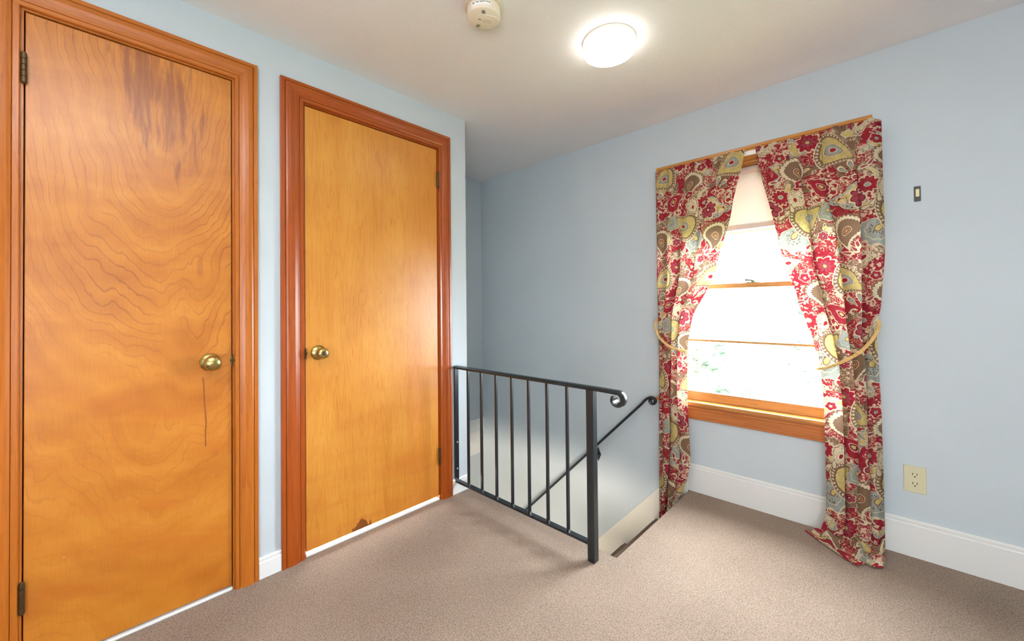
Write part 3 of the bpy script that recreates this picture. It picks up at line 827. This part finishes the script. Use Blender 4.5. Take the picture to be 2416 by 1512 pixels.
# ------------------------------------------------------------------ railing
RY, RZ = -.967, .752
rl = empty('stair_railing', (.5, RY, 0), 'black wrought iron guard railing along the stair opening', 'railing')
CAP = [(-.020, -.004), (-.016, -.009), (.016, -.009), (.020, -.004), (.020, .001), (.012, .007), (-.012, .007), (-.020, .001)]
path = [(.0005 + i * .05, RY, RZ - .009) for i in range(21)]
cx, cz, r0 = 1.064, RZ - .009 - .032, .032
path = [p for p in path if p[0] < 1.03]
path += [(1.05, RY, RZ - .010)]
for i in range(1, 27):
    a = R(88 - i * 11.5); rr = r0 - .013 * i / 26
    path.append((cx + rr * math.cos(a), RY, cz + rr * math.sin(a)))
b = sweep(bmesh.new(), path, lambda f: [(p * (1 + .25 * max(0, (f - .55) / .45)), q) for p, q in CAP], side=(0, 1, 0))
link_mesh('top_rail', b, BLACK, rl, smooth=True)
link_mesh('bottom_rail', bx(.001, RY - .0135, .068, .922, RY + .0135, .080, bev=.0015), BLACK, rl)
link_mesh('newel_post', bx(.9195, RY - .0165, 0, .9545, RY + .0185, RZ - .017, bev=.003), BLACK, rl)
link_mesh('wall_post', bx(.0005, RY - .014, .070, .0125, RY + .014, RZ - .015, bev=.0015), BLACK, rl)
for x in (.116, .229, .346, .462, .577, .693, .809):
    link_mesh('baluster', bx(x - .0062, RY - .0062, .079, x + .0062, RY + .0062, RZ - .017, bev=.001), BLACK, rl)
for z in (.30, .145):
    b = lathe(bmesh.new(), [(.0055, 0), (.005, .003), (.002, .0045)], Matrix.Translation((.0124, RY, z)) @ Matrix.Rotation(R(90), 4, 'Y'), 12)
    link_mesh('screw', b, flat('worn_steel', srgb(170, 170, 165), .35, .5, .9), rl, smooth=True)

hr = empty('stair_handrail', (.3, 0, .0), 'black iron handrail sloping down the blue wall beside the stairs', 'handrail')
HY = -.060
def hz(x): return .1416 + (x - .3874) * 1.012
path = [(x_, HY, hz(x_) - .012) for x_ in [-.62 + i * .09 for i in range(16)] if x_ < .73]
path += [(.748, HY, .498), (.764, HY, .513), (.782, HY, .524), (.796, HY, .5265)]
cx, cz = .798, .503
for i in range(1, 25):
    a = R(80 - i * 14); rr = .0235 - .010 * i / 24
    path.append((cx + rr * math.cos(a), HY, cz + rr * math.sin(a)))
sec = [(p * .72, q * .9) for p, q in CAP]
link_mesh('hand_rail', sweep(bmesh.new(), path, sec, side=(0, 1, 0)), BLACK, hr, smooth=True)
for bx_ in (.392, -.45):
    zb = hz(bx_) - .02
    b = bmesh.new()
    # pointed leaf-shaped plate on the wall
    X0, Z0 = bx_ - .018, zb - .066
    prism(b, [(0, -.052), (.010, -.030), (.021, -.004), (.011, .018), (0, .046), (-.011, .018), (-.021, -.004), (-.010, -.030)], -.0005, -.005, lambda a, c, d: (X0 + a, d, Z0 + c))
    sweep(b, [(X0, -.004, Z0), (X0 + .002, -.030, Z0 - .006), (X0 + .010, -.050, Z0 + .012), (bx_, -.060, zb - .012), (bx_, -.060, zb + .006)], circ(.006, 10), side=(1, 0, 0))
    link_mesh('rail_bracket', b, BLACK, hr)

# ------------------------------------------------------------------ wall fittings
sw = empty('light_switch', (1.970, 0, 1.565), 'bare dark light switch yoke with ivory rocker right of the curtains', 'light switch')
b = bx(1.9600, -.004, 1.532, 1.9805, -.0005, 1.597, bev=.001)
link_mesh('switch_yoke', b, STEEL, sw)
link_mesh('rocker', bx(1.9648, -.010, 1.5515, 1.9760, -.0035, 1.5840, bev=.0015), IVORYSW, sw)
for z in (1.539, 1.592):
    b = lathe(bmesh.new(), [(.0030, 0), (.0028, .0015), (.001, .002)], Matrix.Translation((1.970, -.0040, z)) @ Matrix.Rotation(R(90), 4, 'X'), 12)
    link_mesh('screw', b, DARKBRASS, sw, smooth=True)
ou = empty('wall_outlet', (1.944, 0, .333), 'ivory duplex wall outlet low on the wall right of the curtain', 'outlet')
link_mesh('cover_plate', bx(1.909, -.0055, .2765, 1.979, -.0005, .3900, bev=.0022, seg=3), IVORY, ou)
for zc in (.3530, .3135):
    pts = []
    for i in range(28):
        a = 2 * math.pi * i / 28
        pts.append((max(-.0172, min(.0172, .0195 * math.cos(a))), max(-.0140, min(.0140, .0165 * math.sin(a)))))
    b = prism(bmesh.new(), pts, -.0050, -.0068, lambda a, c, d: (1.944 + a, d, zc + c))
    rc = link_mesh('receptacle', b, IVORY, ou)
    b = bx(1.944 - .0078, -.0073, zc - .001, 1.944 - .0052, -.0060, zc + .0075); box(b, 1.944 + .0052, -.0073, zc, 1.944 + .0078, -.0060, zc + .0070)
    lathe(b, [(.0027, .0060), (.0027, .0073)], Matrix.Translation((1.944, 0, zc - .0075)) @ Matrix.Rotation(R(90), 4, 'X'), 14)
    link_mesh('slots', b, SLOT, rc)
b = lathe(bmesh.new(), [(.0028, 0), (.0026, .0012), (.001, .0016)], Matrix.Translation((1.944, -.0055, .3333)) @ Matrix.Rotation(R(90), 4, 'X'), 14)
link_mesh('screw', b, IVORYSW, ou, smooth=True)

# ------------------------------------------------------------------ ceiling fittings
LX, LY = 1.015, -.915
cl = empty('ceiling_light', (LX, LY, CH), 'round white flush ceiling light, lit, near the window wall', 'ceiling light')
DN = Matrix.Translation((LX, LY, CH)) @ Matrix.Rotation(R(180), 4, 'X')
link_mesh('lamp_base', lathe(bmesh.new(), [(.112, 0.0005), (.112, .010), (.108, .013), (.02, .013)], DN, 64), flat('lamp_base_enamel', srgb(240, 236, 222), .4), cl, smooth=True)
lm = M('lit_diffuser'); lm.b.inputs['Base Color'].default_value = (.9, .9, .88, 1)
lm.b.inputs['Emission Color'].default_value = (1.0, .965, .90, 1); lm.b.inputs['Emission Strength'].default_value = 9.0
link_mesh('diffuser', lathe(bmesh.new(), [(.109, .0135), (.110, .040), (.106, .050), (.095, .056), (.06, .060), (.01, .061)], DN, 64), lm.m, cl, smooth=True)

SXc, SYc = .781, -1.432
sd = empty('smoke_detector', (SXc, SYc, CH), 'round cream smoke detector on the ceiling above the doors', 'smoke detector')
DN = Matrix.Translation((SXc, SYc, CH)) @ Matrix.Rotation(R(180), 4, 'X')
link_mesh('mounting_ring', lathe(bmesh.new(), [(.0715, .0005), (.0715, .012), (.069, .015), (.058, .016)], DN, 64), CREAMPL2, sd, smooth=True)
link_mesh('detector_body', lathe(bmesh.new(), [(.060, .014), (.0625, .018), (.0625, .046), (.061, .050), (.057, .0525), (.02, .0545), (.002, .0545)], DN, 64), CREAMPL, sd, smooth=True)
# local frame of the face: e1 toward the camera's right in the photo
ang = math.atan2(.0436, .0915)
e1 = Vector((math.cos(ang), math.sin(ang), 0)); e2 = Vector((-math.sin(ang), math.cos(ang), 0))
def fp(a, b_, h): return Vector((SXc, SYc, CH - h)) + e1 * a + e2 * b_
def face_prism(pts, h0, h1): return prism(bmesh.new(), pts, h0, h1, lambda a, c, d: tuple(fp(a, c, d)))
def stadium(cx, cy_, rx, L, ang_, n=10):
    out = []
    for i in range(2 * n):
        a = math.pi * i / (n - 1) if i < n else math.pi * (i - 1) / (n - 1)
        a -= math.pi / 2
        x = rx * math.cos(a) + (L if i < n else -L); y = rx * math.sin(a)
        out.append((cx + x * math.cos(ang_) - y * math.sin(ang_), cy_ + x * math.sin(ang_) + y * math.cos(ang_)))
    return out
link_mesh('raised_panel', face_prism(stadium(.012, .005, .023, .019, R(36)), .0535, .0562), CREAMPL, sd)
bt = link_mesh('test_button', face_prism(stadium(.010, .008, .0095, .010, R(36)), .0560, .0585), CREAMPL2, sd)
link_mesh('indicator_slot', face_prism(stadium(-.013, -.008, .0015, .0042, R(40)), .0560, .0566), SLOT, sd)
for cx_, cy_, an in ((.014, -.036, 12), (-.033, .024, 62)):
    b = bmesh.new()
    for k in range(4):
        dx = (k - 1.5) * .0042
        prism(b, stadium(cx_ + dx * math.sin(R(an)) * -1, cy_ + dx * math.cos(R(an)), .0009, .0058, R(an)), .0520, .0550, lambda a, c, d: tuple(fp(a, c, d)))
    link_mesh('vent_slots', b, GREYSLIT, sd)
# printed sticker round the side, with two rows of tiny print
def band(r, a0, a1, h0, h1, n=24):
    b = bmesh.new(); rows = []
    for i in range(n + 1):
        a = a0 + (a1 - a0) * i / n
        p = e1 * math.cos(a) + e2 * math.sin(a)
        rows.append([b.verts.new(Vector((SXc, SYc, CH - h)) + p * rr) for rr, h in ((r, h0), (r, h1), (r - .002, h1), (r - .002, h0))])
    for x_, y_ in zip(rows, rows[1:]):
        for j in range(4): b.faces.new((x_[j], y_[j], y_[(j + 1) % 4], x_[(j + 1) % 4]))
    b.faces.new(rows[0]); b.faces.new(rows[-1][::-1])
    bmesh.ops.recalc_face_normals(b, faces=b.faces[:])
    return b
CA = -math.pi / 2 + .10      # side facing the camera
stk = link_mesh('sticker', band(.0631, CA - .50, CA + .72, .028, .042), LABELW, sd)
b = bmesh.new(); rnd = random.Random(5); a = CA - .42
while a < CA + .64:
    wd = rnd.uniform(.015, .06)
    if rnd.random() < .85:
        s_ = band(.0634, a, a + wd, .0305, .0330 if rnd.random() < .6 else .0350, 3)
        me = bpy.data.meshes.new('tmp'); s_.to_mesh(me); s_.free(); b.from_mesh(me); bpy.data.meshes.remove(me)
    a += wd + .014
link_mesh('fine_print', b, INK, stk)

# ------------------------------------------------------------------ outdoors
shell('ground', bx(-40, 1.0, -3.4, 40, 60, -3.2), GRASS, 'bright lawn far below outside the window', 'ground')
def tree(x, y, h, rad, seed, mat, label):
    rnd = random.Random(seed)
    root = empty('leafy_tree', (x, y, -3.2), label, 'tree', 'trees outside the window')
    b = bmesh.new()
    sweep(b, [(x, y, -3.2), (x + .1, y, -3.2 + h * .3), (x - .05, y + .1, -3.2 + h * .6), (x + .05, y, -3.2 + h * .9)], lambda f: circ(.18 * (1 - .8 * f) * h / 6, 10), side=(0, 1, 0))
    for k in range(9):
        a = rnd.uniform(0, 6.28); z0 = -3.2 + h * rnd.uniform(.35, .7); l_ = rad * rnd.uniform(.5, .9)
        sweep(b, [(x, y, z0), (x + math.cos(a) * l_ * .5, y + math.sin(a) * l_ * .5, z0 + l_ * .35), (x + math.cos(a) * l_, y + math.sin(a) * l_, z0 + l_ * .8)], lambda f: circ(.06 * (1 - .8 * f), 7), side=(0, 0, 1))
    link_mesh('trunk', b, BARK, root)
    b = bmesh.new()
    clumps = []
    for k in range(34):
        while True:
            p = Vector((rnd.uniform(-1, 1), rnd.uniform(-1, 1), rnd.uniform(-1, 1)))
            if p.length < 1: break
        clumps.append((Vector((x, y, -3.2 + h * .66)) + Vector((p.x * rad, p.y * rad, p.z * h * .36)), rnd.uniform(.25, .55) * rad * .55))
    for c, cr_ in clumps:
        for _ in range(70):
            d = Vector((rnd.gauss(0, 1), rnd.gauss(0, 1), rnd.gauss(0, 1))).normalized() * cr_ * rnd.uniform(.5, 1.0)
            q = Matrix.Translation(c + d) @ Matrix.Rotation(rnd.uniform(0, 6.28), 4, 'Z') @ Matrix.Rotation(rnd.uniform(-1.2, 1.2), 4, 'X')
            s_ = rnd.uniform(.05, .10)
            vs_ = [b.verts.new(q @ Vector(p)) for p in ((-s_, 0, 0), (0, -s_ * .5, s_ * .15), (s_, 0, 0), (0, s_ * .5, s_ * .15))]
            b.faces.new(vs_)
    link_mesh('foliage', b, mat, root)
tree(-2.6, 8.0, 6.5, 1.7, 1, LEAFA, 'leafy tree nearest the left edge of the window view')
tree(.75, 10.0, 5.4, 1.6, 2, LEAFB, 'pale leafy tree at the right of the window view')
tree(-4.2, 13.0, 8.5, 2.2, 3, LEAFB, 'taller tree behind the leftmost tree outside')
tree(-.75, 5.6, 3.5, 1.0, 4, LEAFB, 'low bushy tree showing in the lower panes')
